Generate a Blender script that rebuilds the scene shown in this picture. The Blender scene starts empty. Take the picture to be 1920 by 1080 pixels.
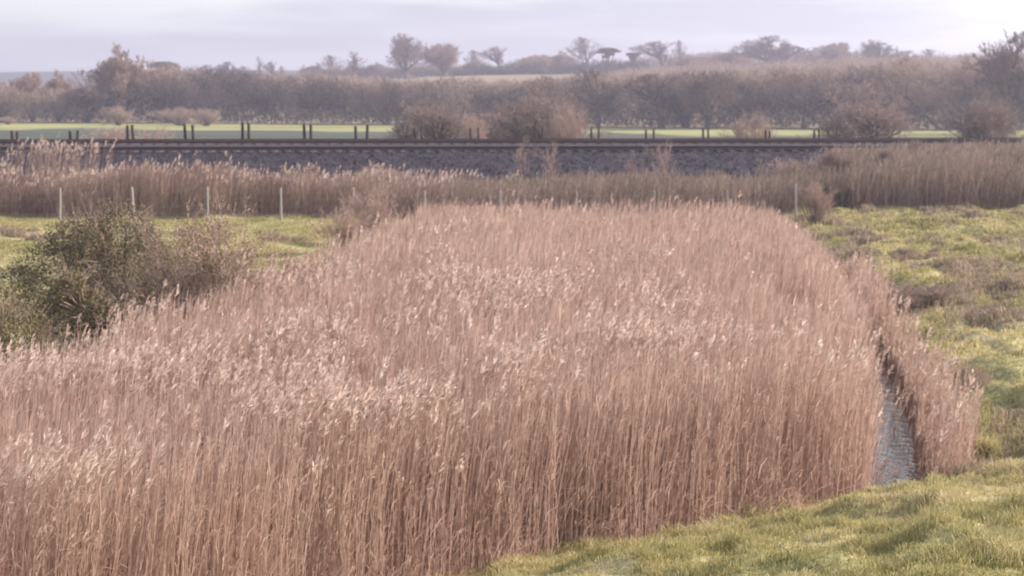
import bpy, math, random
import numpy as np
from mathutils import Vector

# ------------------------------------------------------------------ camera, sky, sun, exposure
S = bpy.context.scene
C = S.collection
FPX = 3200.0                      # focal length in photo pixels (1920 wide)
CAMZ = 5.0
PITCH = math.atan(360 / FPX)      # horizon sits 360 px above the centre
cam_d = bpy.data.cameras.new('camera'); cam = bpy.data.objects.new('camera', cam_d); C.objects.link(cam)
cam.location = (0, 0, CAMZ); cam.rotation_euler = (math.pi / 2 - PITCH, 0, 0)
cam_d.sensor_width = 36; cam_d.lens = 36 * FPX / 1920; cam_d.clip_start = 0.2; cam_d.clip_end = 8000
cam_d.dof.use_dof = True; cam_d.dof.focus_distance = 7.0; cam_d.dof.aperture_fstop = 6.4
S.camera = cam

SUN_EL, SUN_AZ = math.radians(25), math.radians(78)     # azimuth to the right of the view direction (+Y)
W = bpy.data.worlds.new("World"); S.world = W; W.use_nodes = True
nt = W.node_tree; N = nt.nodes; L = nt.links; N.clear()
out = N.new('ShaderNodeOutputWorld'); bg = N.new('ShaderNodeBackground'); bg.inputs[1].default_value = 0.12
sky = N.new('ShaderNodeTexSky'); sky.sky_type = 'NISHITA'; sky.sun_disc = False
sky.sun_elevation = SUN_EL; sky.sun_rotation = SUN_AZ
sky.air_density = 1.0; sky.dust_density = 2.0; sky.ozone_density = 1.0
tc = N.new('ShaderNodeTexCoord'); mp = N.new('ShaderNodeMapping'); mp.inputs['Scale'].default_value = (2.6, 2.6, 20)
mp.inputs['Location'].default_value = (1.3, 0.2, 0.4)
nz = N.new('ShaderNodeTexNoise'); nz.inputs['Scale'].default_value = 1.6; nz.inputs['Detail'].default_value = 5; nz.inputs['Roughness'].default_value = 0.5
cr = N.new('ShaderNodeValToRGB'); cr.color_ramp.elements[0].position = 0.42; cr.color_ramp.elements[1].position = 0.60
cr.color_ramp.elements[0].color = (2.85, 3.05, 3.35, 1); cr.color_ramp.elements[1].color = (4.9, 5.15, 5.05, 1)
sep = N.new('ShaderNodeSeparateXYZ')
mr = N.new('ShaderNodeMapRange'); mr.inputs[1].default_value = 0.12; mr.inputs[2].default_value = 0.75; mr.inputs[3].default_value = 0.97; mr.inputs[4].default_value = 0.45
gx = N.new('ShaderNodeMapRange'); gx.inputs[1].default_value = -0.3; gx.inputs[2].default_value = 0.35; gx.inputs[3].default_value = 0.93; gx.inputs[4].default_value = 1.12
br = N.new('ShaderNodeVectorMath'); br.operation = 'SCALE'
mx = N.new('ShaderNodeMix'); mx.data_type = 'RGBA'
L.new(tc.outputs['Generated'], mp.inputs[0]); L.new(mp.outputs[0], nz.inputs['Vector']); L.new(nz.outputs[0], cr.inputs[0])
L.new(tc.outputs['Generated'], sep.inputs[0]); L.new(sep.outputs[2], mr.inputs[0]); L.new(sep.outputs[0], gx.inputs[0])
L.new(cr.outputs[0], br.inputs[0]); L.new(gx.outputs[0], br.inputs['Scale'])
L.new(mr.outputs[0], mx.inputs[0]); L.new(sky.outputs[0], mx.inputs[6]); L.new(br.outputs[0], mx.inputs[7])
L.new(mx.outputs[2], bg.inputs[0]); L.new(bg.outputs[0], out.inputs[0])

sun_d = bpy.data.lights.new('sun', 'SUN'); sun = bpy.data.objects.new('sun', sun_d); C.objects.link(sun)
sun_d.energy = 4.5; sun_d.angle = math.radians(0.6); sun_d.color = (1.0, 0.87, 0.78)
sv = Vector((math.sin(SUN_AZ) * math.cos(SUN_EL), math.cos(SUN_AZ) * math.cos(SUN_EL), math.sin(SUN_EL)))
sun.rotation_euler = sv.to_track_quat('Z', 'Y').to_euler(); sun.location = (60, 20, 60)
S.view_settings.view_transform = 'Standard'; S.view_settings.look = 'None'
S.view_settings.exposure = 1.02; S.view_settings.gamma = 1.0; S.view_settings.use_curve_mapping = False
S.cycles.volume_bounces = 0; S.cycles.max_bounces = 6; S.cycles.use_denoising = True

# ------------------------------------------------------------------ helpers
R = np.random.default_rng(7)
CP, SP = math.cos(PITCH), math.sin(PITCH)
def ray(px, py):
    u = (px - 960) / FPX; v = (540 - py) / FPX
    return u, CP + v * SP, -SP + v * CP          # world direction (x, y, z)
def at_z(px, py, z=0.0):
    dx, dy, dz = ray(px, py); t = (z - CAMZ) / dz; return dx * t, dy * t
def at_d(px, py, d):
    dx, dy, dz = ray(px, py); t = d / dy; return dx * t, CAMZ + dz * t
def to_px(x, y, z):
    zc = z - CAMZ; dep = y * CP - zc * SP; up = y * SP + zc * CP
    return 960 + FPX * x / dep, 540 - FPX * up / dep

def h2(ix, iy, seed):
    n = (ix.astype(np.int64) * 374761393 + iy.astype(np.int64) * 668265263 + seed * 1442695041) & 0x7fffffff
    n = ((n ^ (n >> 13)) * 1274126177) & 0x7fffffff
    return ((n ^ (n >> 16)) & 0xffff) / 65535.0
def vnoise(x, y, seed=0):
    x = np.asarray(x, float); y = np.asarray(y, float)
    ix = np.floor(x); iy = np.floor(y); fx = x - ix; fy = y - iy
    fx = fx * fx * (3 - 2 * fx); fy = fy * fy * (3 - 2 * fy)
    a = h2(ix, iy, seed); b = h2(ix + 1, iy, seed); c = h2(ix, iy + 1, seed); d = h2(ix + 1, iy + 1, seed)
    return (a * (1 - fx) + b * fx) * (1 - fy) + (c * (1 - fx) + d * fx) * fy
def fbm(x, y, seed=0, o=4):
    s = 0; a = 0.5; t = 0
    for k in range(o):
        s = s + a * vnoise(x * 2 ** k, y * 2 ** k, seed + k); t += a; a *= 0.5
    return s / t
def sm(a, b, x):
    t = np.clip((np.asarray(x, float) - a) / (b - a), 0, 1); return t * t * (3 - 2 * t)
def in_poly(x, y, poly):
    r = np.zeros(len(x), bool); n = len(poly)
    for i in range(n):
        x0, y0 = poly[i]; x1, y1 = poly[(i + 1) % n]
        c = ((y0 > y) != (y1 > y)) & (x < (x1 - x0) * (y - y0) / (y1 - y0 + 1e-12) + x0); r ^= c
    return r
def unit(v): return v / (np.linalg.norm(v, axis=-1, keepdims=True) + 1e-12)

class Geo:
    def __init__(s): s.v = []; s.q = []; s.t = []; s.a = []; s.n = 0; s.mq = []; s.mt = []
    def quads(s, P, a, m=0):                       # P (K,4,3), a (K,) or (K,4)
        K = len(P)
        if K == 0: return
        s.v.append(P.reshape(-1, 3)); s.a.append(np.repeat(a, 4) if np.ndim(a) == 1 else np.asarray(a).reshape(-1))
        s.q.append(np.arange(K * 4).reshape(K, 4) + s.n); s.n += K * 4; s.mq.append(np.full(K, m))
    def tris(s, P, a, m=0):
        K = len(P)
        if K == 0: return
        s.v.append(P.reshape(-1, 3)); s.a.append(np.repeat(a, 3)); s.t.append(np.arange(K * 3).reshape(K, 3) + s.n); s.n += K * 3; s.mt.append(np.full(K, m))
    def mesh(s, V, Q, a, m=0):
        s.v.append(np.asarray(V, float)); s.a.append(np.broadcast_to(a, (len(V),)).astype(float)); s.q.append(np.asarray(Q) + s.n); s.n += len(V); s.mq.append(np.full(len(Q), m))
    def ribbon(s, p0, p1, w0, w1, a, side=None, m=0):
        d = unit(p1 - p0)
        if side is None: side = R.normal(size=d.shape)
        sd = unit(np.cross(d, side)); w0 = np.reshape(w0 * np.ones(len(d)), (-1, 1)); w1 = np.reshape(w1 * np.ones(len(d)), (-1, 1))
        s.quads(np.stack([p0 - sd * w0, p0 + sd * w0, p1 + sd * w1, p1 - sd * w1], 1), a, m)
    def tube(s, p0, p1, r0, r1, a, n=6, m=0):
        d = unit(p1 - p0); ref = np.where(np.abs(d[:, 2:3]) > 0.9, np.array([[1., 0, 0]]), np.array([[0, 0, 1.]]))
        u = unit(np.cross(d, ref)); v = np.cross(d, u); r0 = np.reshape(r0, (-1, 1)); r1 = np.reshape(r1, (-1, 1))
        for k in range(n):
            A, B = 2 * math.pi * k / n, 2 * math.pi * (k + 1) / n
            ea = u * math.cos(A) + v * math.sin(A); eb = u * math.cos(B) + v * math.sin(B)
            s.quads(np.stack([p0 + ea * r0, p0 + eb * r0, p1 + eb * r1, p1 + ea * r1], 1), a, m)
    def box(s, c, d, a=0.5, m=0, top=0.0):
        x, y, z = c; X, Y, Z = d[0] / 2, d[1] / 2, d[2]
        V = [(x - X, y - Y, z), (x + X, y - Y, z), (x + X, y + Y, z), (x - X, y + Y, z), (x - X, y - Y, z + Z - top), (x + X, y - Y, z + Z - top), (x + X, y + Y, z + Z), (x - X, y + Y, z + Z)]
        s.mesh(V, [(3, 2, 1, 0), (4, 5, 6, 7), (0, 1, 5, 4), (1, 2, 6, 5), (2, 3, 7, 6), (3, 0, 4, 7)], a, m)
    def build(s, name, mats, parent=None, smooth=False):
        V = np.concatenate(s.v) if s.v else np.zeros((0, 3)); q = np.concatenate(s.q) if s.q else np.zeros((0, 4), int); t = np.concatenate(s.t) if s.t else np.zeros((0, 3), int)
        me = bpy.data.meshes.new(name); me.vertices.add(len(V)); me.vertices.foreach_set('co', V.astype(np.float32).ravel())
        me.loops.add(q.size + t.size); me.loops.foreach_set('vertex_index', np.concatenate([q.ravel(), t.ravel()]).astype(np.int32))
        nf = len(q) + len(t); me.polygons.add(nf)
        st = np.concatenate([np.arange(len(q)) * 4, q.size + np.arange(len(t)) * 3]).astype(np.int32)
        me.polygons.foreach_set('loop_start', st); me.polygons.foreach_set('loop_total', np.concatenate([np.full(len(q), 4), np.full(len(t), 3)]).astype(np.int32))
        mi = np.concatenate((s.mq or [np.zeros(0)]) + (s.mt or [np.zeros(0)])).astype(np.int32); me.polygons.foreach_set('material_index', mi)
        if smooth: me.polygons.foreach_set('use_smooth', np.ones(nf, bool))
        me.update(calc_edges=True)
        at = me.attributes.new('v', 'FLOAT', 'POINT'); at.data.foreach_set('value', np.concatenate(s.a).astype(np.float32))
        for m in (mats if isinstance(mats, (list, tuple)) else [mats]): me.materials.append(m)
        o = bpy.data.objects.new(name, me); C.objects.link(o)
        if parent: o.parent = parent
        return o

def tag(o, label=None, cat=None, group=None, kind=None):
    if label: o['label'] = label
    if cat: o['category'] = cat
    if group: o['group'] = group
    if kind: o['kind'] = kind
    return o
def thing(name, label, cat, loc=(0, 0, 0), rz=0.0, group=None):
    o = bpy.data.objects.new(name, None); C.objects.link(o); o.location = loc; o.rotation_euler.z = rz; o.empty_display_size = 0.3
    return tag(o, label, cat, group)
def dup(root, loc, rz, scale, label, group=None):
    r = root.copy(); C.objects.link(r); r.location = loc; r.rotation_euler.z = rz; r.scale = scale; r['label'] = label
    if group: r['group'] = group
    for ch in root.children:
        c = ch.copy(); C.objects.link(c); c.parent = r
    return r

def mat(name, cols, rough=0.8, trans=0.0, vary=0.0, spec=0.15, noise=None, bump=None):
    """cols: ramp of base colours read by attribute v; noise=(scale, amount) breaks it up; vary: per-object value change"""
    m = bpy.data.materials.new(name); m.use_nodes = True; n = m.node_tree.nodes; l = m.node_tree.links; n.clear()
    o = n.new('ShaderNodeOutputMaterial'); p = n.new('ShaderNodeBsdfPrincipled'); p.inputs['Roughness'].default_value = rough; p.inputs['Specular IOR Level'].default_value = spec
    a = n.new('ShaderNodeAttribute'); a.attribute_name = 'v'
    r = n.new('ShaderNodeValToRGB'); e = r.color_ramp.elements
    for i, c in enumerate(cols):
        pos = i / max(1, len(cols) - 1)
        if i < 2 : e[i].position = pos; e[i].color = (*c, 1)
        else: k = e.new(pos); k.color = (*c, 1)
    if len(cols) == 1: e[1].color = (*cols[0], 1)
    fac = a.outputs['Fac']
    if noise:
        t = n.new('ShaderNodeTexCoord'); z = n.new('ShaderNodeTexNoise'); z.inputs['Scale'].default_value = noise[0]; z.inputs['Detail'].default_value = 6
        l.new(t.outputs['Object'], z.inputs['Vector']); mm = n.new('ShaderNodeMath'); mm.operation = 'MULTIPLY_ADD'
        l.new(z.outputs[0], mm.inputs[0]); mm.inputs[1].default_value = noise[1]; ad = n.new('ShaderNodeMath'); ad.operation = 'SUBTRACT'; ad.inputs[1].default_value = noise[1] / 2
        l.new(fac, ad.inputs[0]); l.new(ad.outputs[0], mm.inputs[2]); fac = mm.outputs[0]
    l.new(fac, r.inputs[0]); col = r.outputs[0]
    if vary:
        oi = n.new('ShaderNodeObjectInfo'); mr = n.new('ShaderNodeMapRange'); mr.inputs[3].default_value = 1 - vary; mr.inputs[4].default_value = 1 + vary
        vm = n.new('ShaderNodeVectorMath'); vm.operation = 'SCALE'; l.new(oi.outputs['Random'], mr.inputs[0]); l.new(col, vm.inputs[0]); l.new(mr.outputs[0], vm.inputs['Scale']); col = vm.outputs[0]
    l.new(col, p.inputs['Base Color'])
    if bump:
        t2 = n.new('ShaderNodeTexCoord'); z2 = n.new('ShaderNodeTexNoise'); z2.inputs['Scale'].default_value = bump[0]; z2.inputs['Detail'].default_value = 4
        b = n.new('ShaderNodeBump'); b.inputs['Strength'].default_value = bump[1]; b.inputs['Distance'].default_value = bump[2]
        l.new(t2.outputs['Object'], z2.inputs['Vector']); l.new(z2.outputs[0], b.inputs['Height']); l.new(b.outputs[0], p.inputs['Normal'])
    if trans:
        tr = n.new('ShaderNodeBsdfTranslucent'); l.new(col, tr.inputs[0]); mx = n.new('ShaderNodeMixShader'); mx.inputs[0].default_value = trans
        l.new(p.outputs[0], mx.inputs[1]); l.new(tr.outputs[0], mx.inputs[2]); l.new(mx.outputs[0], o.inputs[0])
    else: l.new(p.outputs[0], o.inputs[0])
    return m

M = dict(
    reed=mat('dry reed', [(.385, .26, .212), (.505, .357, .292), (.605, .448, .373), (.70, .53, .45)], trans=.45),
    plume=mat('reed plume', [(.52, .39, .33), (.82, .68, .59)], trans=.5),
    scrub=mat('scrub', [(.19, .145, .125), (.35, .265, .22), (.48, .37, .30)], trans=.25),
    blade=mat('grass blade', [(.27, .25, .11), (.47, .42, .19), (.61, .53, .29), (.70, .60, .41)], trans=.35),
    rush=mat('dead rush', [(.20, .155, .115), (.42, .33, .24), (.58, .48, .35)], trans=.3),
    bark=mat('grey bark', [(.06, .052, .05), (.11, .092, .085)], vary=.2, bump=(20, .4, .02)),
    twig=mat('brown twigs', [(.13, .095, .085), (.26, .185, .155)], vary=.22, trans=.1),
    thorn=mat('grey pink twigs', [(.20, .15, .135), (.38, .285, .25)], vary=.15, trans=.15),
    pink=mat('pale twigs', [(.30, .21, .18), (.50, .37, .31)], vary=.1, trans=.15),
    dark=mat('dark evergreen leaf', [(.04, .042, .03), (.14, .122, .075), (.32, .255, .16)], vary=.15, trans=.15),
    olive=mat('olive leaf', [(.07, .07, .035), (.18, .155, .08), (.34, .265, .15)], vary=.1, trans=.25),
    reedy=mat('trackside reed', [(.24, .17, .145), (.38, .275, .225), (.51, .38, .31)], trans=.35),
    thick=mat('hedgerow twigs', [(.05, .045, .045), (.14, .11, .10), (.29, .215, .18), (.42, .32, .25)], trans=.15),
    conc=mat('weathered concrete', [(.20, .185, .175), (.38, .35, .33)], noise=(9, .9), bump=(60, .3, .005)),
    wood=mat('dark creosoted wood', [(.035, .025, .025), (.08, .055, .05)], noise=(7, 1.0), bump=(30, .5, .01)),
    rust=mat('rusty rail steel', [(.06, .035, .035), (.11, .065, .055)], noise=(5, .8), rough=.6),
    shine=mat('polished rail head', [(.45, .42, .42)], rough=.3, spec=.8),
    wire=mat('galvanised wire', [(.3, .29, .29)], rough=.5),
    sleeper=mat('sleeper concrete', [(.07, .06, .058), (.13, .115, .11)], noise=(6, .8)),
    ballast=mat('ballast stone', [(.034, .029, .040), (.064, .055, .070), (.11, .095, .108)], noise=(7, .9), bump=(9, .7, .05)),
)

# ------------------------------------------------------------------ terrain
def bank_s(x, y): return np.minimum((x + .61) * .593 - (y - 17.66) * .805, (x + .61) * .72 - (y - 17.66) * .694)
DITCH = [(4.7, 19.5), (5.05, 21.8), (5.48, 24), (6.33, 28), (7.05, 32.6), (7.7, 38), (8.25, 43), (8.7, 49), (9.5, 60)]
dy_ = [p[1] for p in DITCH]; dx_ = [p[0] for p in DITCH]
def ditch_x(y): return np.interp(y, dy_, dx_)
def edge_right(y): return np.interp(y, [22, 24, 28, 35, 42, 55, 62], [5.9, 6.45, 7.05, 7.9, 8.9, 10.0, 10.5])
SKY_PX = [0, 400, 640, 800, 1300, 1920]; SKY_Y = [172, 161, 154, 146, 137, 130]
def rail_y(x): return 94.4 + 0.05 * np.clip(x, -80, 80)
def terrain(x, y):
    x = np.asarray(x, float); y = np.asarray(y, float)
    s = bank_s(x, y)
    z = 3.4 * np.clip(s / 13.0, 0, 1.0) ** 1.15
    z = np.where(s > 16, 3.4 - sm(16, 32, s) * 3.2, z)
    bank = sm(-0.3, 1.5, s)
    right = sm(0, 1.5, x - edge_right(y)) * sm(19, 24, y) * (1 - sm(82, 90, y))
    z = z + right * (0.10 + 0.030 * np.clip(x - 10, 0, 25)) * (1 - bank)
    hum = (fbm(x * .9, y * .55, 3) - .5)
    z = z + hum * .62 * np.maximum(bank * .8, right * (1.1)) * (1 - sm(50, 90, y) * .6) * sm(-.2, 1, np.maximum(bank, right))
    fine = (fbm(x * 2.6, y * 1.7, 11) - .5) * .28
    z = z + fine * np.maximum(bank, right)
    left = sm(0, 2, -4.2 - x) * sm(24, 30, y) * (1 - sm(80, 90, y))
    z = z + left * (fbm(x * .5, y * .3, 21) - .45) * .35
    dd = np.abs(x - ditch_x(y)); dm = sm(19.5, 22, y) * (1 - sm(52, 60, y)) * (1 - bank * .9)
    z = z - dm * (1 - sm(.2, .6, dd)) * .95
    z = z - .15 * (1 - np.maximum(np.maximum(bank, right), left)) * (1 - sm(60, 90, y))
    far = sm(335, 640, y)                                   # the hill beyond the hedgerow
    px = 960 + FPX * x / np.maximum(y, 1)
    sk = np.interp(px, SKY_PX, SKY_Y)
    top = 5 + (180 - sk) / FPX * 640
    z = z + far * top + far * (fbm(x * .012, y * .012, 31) - .5) * 2.0
    z = z - sm(680, 1100, y) * 0.3 * top
    ridge = 26 * sm(900, 1500, y) * (0.75 + .5 * (fbm(x * .003, y * .003, 41) - .5))
    z = z + ridge
    z = z + sm(120, 200, y) * (1 - sm(320, 340, y)) * (fbm(x * .03, y * .03, 51) - .5) * .35
    return z
def geo_axis(a, b, step, out_lo, out_hi, r=1.045):
    mid = list(np.arange(a, b, step)); lo = []; s = step; p = a
    while p > out_lo: s *= r; p -= s; lo.append(p)
    hi = []; s = step; p = mid[-1]
    while p < out_hi: s *= r; p += s; hi.append(p)
    return np.array(lo[::-1] + mid + hi)
gx_ = geo_axis(-8, 16, .12, -1500, 1500, 1.04)
gy_ = [8.0]
while gy_[-1] < 2600: gy_.append(gy_[-1] + max(.10, .0085 * gy_[-1]))
gy_ = np.array([-300, -200, -120, -80, -50, -35, -25, -18, -12, -8, -5, -3, -1, 0, 1, 2, 3, 4, 5, 6, 7] + gy_)
X, Y = np.meshgrid(gx_, gy_)
Z = terrain(X, Y)
nx, ny = len(gx_), len(gy_)
V = np.stack([X, Y, Z], -1).reshape(-1, 3)
idx = np.arange(nx * ny).reshape(ny, nx)
Q = np.stack([idx[:-1, :-1], idx[:-1, 1:], idx[1:, 1:], idx[1:, :-1]], -1).reshape(-1, 4)
g = Geo(); g.mesh(V, Q, 0.5)
def lerp(a, b, t): return a + (b - a) * t[..., None]
x, y = V[:, 0], V[:, 1]
c_litter = np.array([.30, .205, .165]); c_green = np.array([.32, .30, .14]); c_dry = np.array([.48, .41, .25]); c_field = np.array([.31, .305, .13]); c_field_shade = np.array([.085, .10, .075]); c_hill = np.array([.34, .245, .17]); c_mud = np.array([.10, .075, .06])
s = bank_s(x, y); bank = sm(-.4, .5, s); right = sm(-.2, .6, x - edge_right(y)) * sm(19, 24, y); left = sm(0, 1.5, -4.2 - x) * sm(23, 27, y)
n1 = fbm(x * .7, y * .45, 61); n2 = fbm(x * 2.2, y * 1.2, 71); n3 = fbm(x * .12, y * .05, 81)
grass = lerp(c_green[None], c_dry[None], np.clip((n1 - .35) * 2.2, 0, 1)); grass = lerp(grass, np.array([[.36, .26, .19]]), np.clip((n2 - .62) * 4, 0, 1) * .6)
col = np.repeat(c_litter[None], len(x), 0) * (0.7 + .6 * n2[:, None])
col = lerp(col, grass, np.maximum(np.maximum(bank, right), left) * (1 - sm(70.5, 72.5, y)))
far_f = lerp(c_field[None], c_field_shade[None], 1 - sm(224, 240, y + (n3 - .5) * 40 + np.clip(x, -60, 200) * .45))  # near part of the far field darkened: shade painted into the ground colour
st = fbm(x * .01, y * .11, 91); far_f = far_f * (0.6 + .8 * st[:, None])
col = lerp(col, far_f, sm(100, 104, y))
hill = lerp(c_hill[None], np.array([[.22, .21, .10]]), np.clip((fbm(x * .02, y * .012, 95) - .45) * 3, 0, 1) * .6)
belt = np.interp(960 + FPX * x / np.maximum(y, 1), [0, 700, 1300, 1920], [322, 302, 262, 246]); col = lerp(col, hill, sm(8, 22, y - belt)); col = lerp(col, np.array([[.08, .09, .08]]), sm(900, 1000, y))
col = lerp(col, c_mud[None], (1 - sm(.3, .9, np.abs(x - ditch_x(y)))) * sm(20, 22, y) * (1 - sm(52, 58, y)))
gm = bpy.data.materials.new('ground'); gm.use_nodes = True; n = gm.node_tree.nodes; l = gm.node_tree.links; p = n['Principled BSDF']; p.inputs['Roughness'].default_value = .95; p.inputs['Specular IOR Level'].default_value = .1
a = n.new('ShaderNodeAttribute'); a.attribute_name = 'albedo'
t = n.new('ShaderNodeTexCoord'); z1 = n.new('ShaderNodeTexNoise'); z1.inputs['Scale'].default_value = 9; z1.inputs['Detail'].default_value = 8; l.new(t.outputs['Object'], z1.inputs['Vector'])
mr = n.new('ShaderNodeMapRange'); mr.inputs[1].default_value = .3; mr.inputs[2].default_value = .7; mr.inputs[3].default_value = .7; mr.inputs[4].default_value = 1.3
vm = n.new('ShaderNodeVectorMath'); vm.operation = 'SCALE'; l.new(z1.outputs[0], mr.inputs[0]); l.new(a.outputs['Color'], vm.inputs[0]); l.new(mr.outputs[0], vm.inputs['Scale']); l.new(vm.outputs[0], p.inputs['Base Color'])
b = n.new('ShaderNodeBump'); b.inputs['Strength'].default_value = .7; b.inputs['Distance'].default_value = .05; l.new(z1.outputs[0], b.inputs['Height']); l.new(b.outputs[0], p.inputs['Normal'])
go = g.build('ground', gm, smooth=True); tag(go, kind='structure')
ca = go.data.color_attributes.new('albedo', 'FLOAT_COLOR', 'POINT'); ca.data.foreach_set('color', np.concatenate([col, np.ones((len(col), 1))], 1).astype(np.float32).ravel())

# ditch water
g = Geo(); ys = np.linspace(20.5, 58, 120); xc = ditch_x(ys)
Vw = np.concatenate([np.stack([xc - .75, ys, np.full_like(ys, -.52)], 1), np.stack([xc + .8, ys, np.full_like(ys, -.52)], 1)]); k = len(ys)
g.mesh(Vw, [(i, i + k, i + k + 1, i + 1) for i in range(k - 1)], .5)
wm = bpy.data.materials.new('ditch water'); wm.use_nodes = True; n = wm.node_tree.nodes; l = wm.node_tree.links; p = n['Principled BSDF']
p.inputs['Base Color'].default_value = (.10, .09, .09, 1); p.inputs['Roughness'].default_value = .12; p.inputs['Specular IOR Level'].default_value = 1.0
z1 = n.new('ShaderNodeTexNoise'); z1.inputs['Scale'].default_value = 5; z1.inputs['Detail'].default_value = 3; t = n.new('ShaderNodeTexCoord'); l.new(t.outputs['Object'], z1.inputs['Vector'])
b = n.new('ShaderNodeBump'); b.inputs['Strength'].default_value = .8; b.inputs['Distance'].default_value = .05; l.new(z1.outputs[0], b.inputs['Height']); l.new(b.outputs[0], p.inputs['Normal'])
tag(g.build('ditch_water', wm), kind='structure')

# ------------------------------------------------------------------ railway
g = Geo(); xs = np.concatenate([np.arange(-400, -60, 4), np.arange(-60, 60, .35), np.arange(60, 400, 4)])
prof = [(-10.5, -.6)] + [(-9 + i * .38, -.05 + i * .38 * .372) for i in range(15)] + [(-3.3, 1.97), (-3.0, 2.0), (-1, 2.05), (-.5, 2.22), (.3, 2.34), (3.2, 2.34), (3.6, 2.2), (6, 1.2), (9, 0), (10.5, -.6)]
pv = np.array(prof); PX, PV = np.meshgrid(xs, pv[:, 0], indexing='ij'); PZ = np.broadcast_to(pv[:, 1], PX.shape).copy()
slope = (PV < -3.2) & (PV > -9.5); PZ += slope * (fbm(PX * 1.3, PV * 1.3, 5) - .5) * .3
PY = rail_y(PX) + PV; n0, n1_ = PX.shape; idx = np.arange(n0 * n1_).reshape(n0, n1_)
g.mesh(np.stack([PX, PY, PZ], -1).reshape(-1, 3), np.stack([idx[:-1, :-1], idx[1:, :-1], idx[1:, 1:], idx[:-1, 1:]], -1).reshape(-1, 4), .45)
tag(g.build('railway_embankment', M['ballast']), kind='structure')
# loose ballast stones on the near shoulder: part of the embankment's surface
K = 60000; bx_ = R.uniform(-40, 40, K); bv = R.uniform(-8.6, -3.2, K)
bz = np.interp(bv, pv[:, 0], pv[:, 1]) + (fbm(bx_ * 1.3, bv * 1.3, 5) - .5) * .3 * (bv < -3.2)
c = np.stack([bx_, rail_y(bx_) + bv, bz + .01], 1); e1 = R.normal(size=(K, 3)) * .025; e2 = R.normal(size=(K, 3)) * .025; e3 = R.normal(size=(K, 3)) * .025
g = Geo(); a = R.random(K) ** 1.5
for T in ((e1, e2, e3), (e1, e2, -e3), (-e1, e2, e3)): g.tris(np.stack([c + T[0], c + T[1], c + T[2]], 1), a)
tag(g.build('ballast_stones', M['ballast']), 'dark grey loose ballast stones covering the railway shoulder', 'ballast', kind='stuff')

def rail_mesh(v, zb, hgt=.16, w=.07):
    g = Geo(); xs = np.concatenate([np.arange(-400, -80, 40), np.arange(-80, 81, 4), np.arange(120, 401, 40)])
    sec = [(-w, 0), (-w, .02), (-.012, .035), (-.012, hgt - .05), (-w / 2, hgt - .04), (-w / 2, hgt), (w / 2, hgt), (w / 2, hgt - .04), (.012, hgt - .05), (.012, .035), (w, .02), (w, 0)]
    ns = len(sec); Vv = []
    for xx in xs:
        for (a_, b_) in sec: Vv.append((xx, float(rail_y(xx)) + v + a_, zb + b_))
    top = []; oth = []
    for i in range(len(xs) - 1):
        for j in range(ns):
            q = (i * ns + j, (i + 1) * ns + j, (i + 1) * ns + (j + 1) % ns, i * ns + (j + 1) % ns); (top if j == 5 else oth).append(q)
    g.mesh(Vv, oth + top, .5); g.mq[-1] = np.array([0] * len(oth) + [1] * len(top)); return g
for lab, c0, zb in (('near railway track on its dark ballast, closest to the reeds', -1.7, 2.13), ('far railway track running behind the near one', 1.7, 2.39)):
    t = thing('railway_track', lab, 'railway track', (0, 0, 0), group='railway tracks on the embankment')
    for dv in (-.72, .72): rail_mesh(c0 + dv, zb).build('rail', [M['rust'], M['shine']], t)
    rail_mesh(c0 + (-1.15 if c0 < 0 else 1.15), zb, .21, .10).build('conductor_rail', [M['rust'], M['rust']], t)
    g = Geo()
    for xx in np.arange(-110, 110, .68): g.box((xx, float(rail_y(xx)) + c0, zb - .12), (.25, 2.6, .118), R.random())
    tag(g.build('sleepers', M['sleeper'], t), kind='stuff')

# ------------------------------------------------------------------ fence with pale concrete posts
FD = 69.0
post_px = [112, 251, 389, 527, 661, 796, 938, 1082, 1224, 1363, 1492]
f = thing('wire_fence', 'wire fence on slim pale concrete posts in front of the railway scrub', 'fence', (0, FD, 0))
xsp = [at_d(p_, 400, FD)[0] for p_ in post_px]; xsp = [xsp[0] - 6, xsp[0] - 3] + xsp
for i, xx in enumerate(xsp):
    zb = float(terrain(xx, FD)); g = Geo(); lean = R.normal() * .012
    Vp = []
    for (z_, w_) in ((-.3, .046), (1.20, .040), (1.29, .035), (1.315, .015)):
        for sx, sy in ((-1, -1), (1, -1), (1, 1), (-1, 1)): Vp.append((xx + sx * w_ + lean * z_ * 2, sy * w_, zb + z_))
    Qp = [(4 * k_ + j, 4 * k_ + (j + 1) % 4, 4 * k_ + 4 + (j + 1) % 4, 4 * k_ + 4 + j) for k_ in range(3) for j in range(4)] + [(12, 13, 14, 15)]
    g.mesh(Vp, Qp, R.uniform(.45, .9)); g.build('post', M['conc'], f)
for hz in (.25, .55, .85, 1.12):
    g = Geo()
    P0 = np.array([(a_, -.06, float(terrain(a_, FD)) + hz) for a_ in xsp[:-1]]); P1 = np.array([(b_, -.06, float(terrain(b_, FD)) + hz) for b_ in xsp[1:]])
    mid = (P0 + P1) / 2 - np.array([0, 0, .02]); r_ = np.full(len(P0), .003)
    g.tube(P0, mid, r_, r_, np.full(len(P0), .5), 4); g.tube(mid, P1, r_, r_, np.full(len(P0), .5), 4); g.build('wire', M['wire'], f)

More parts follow.
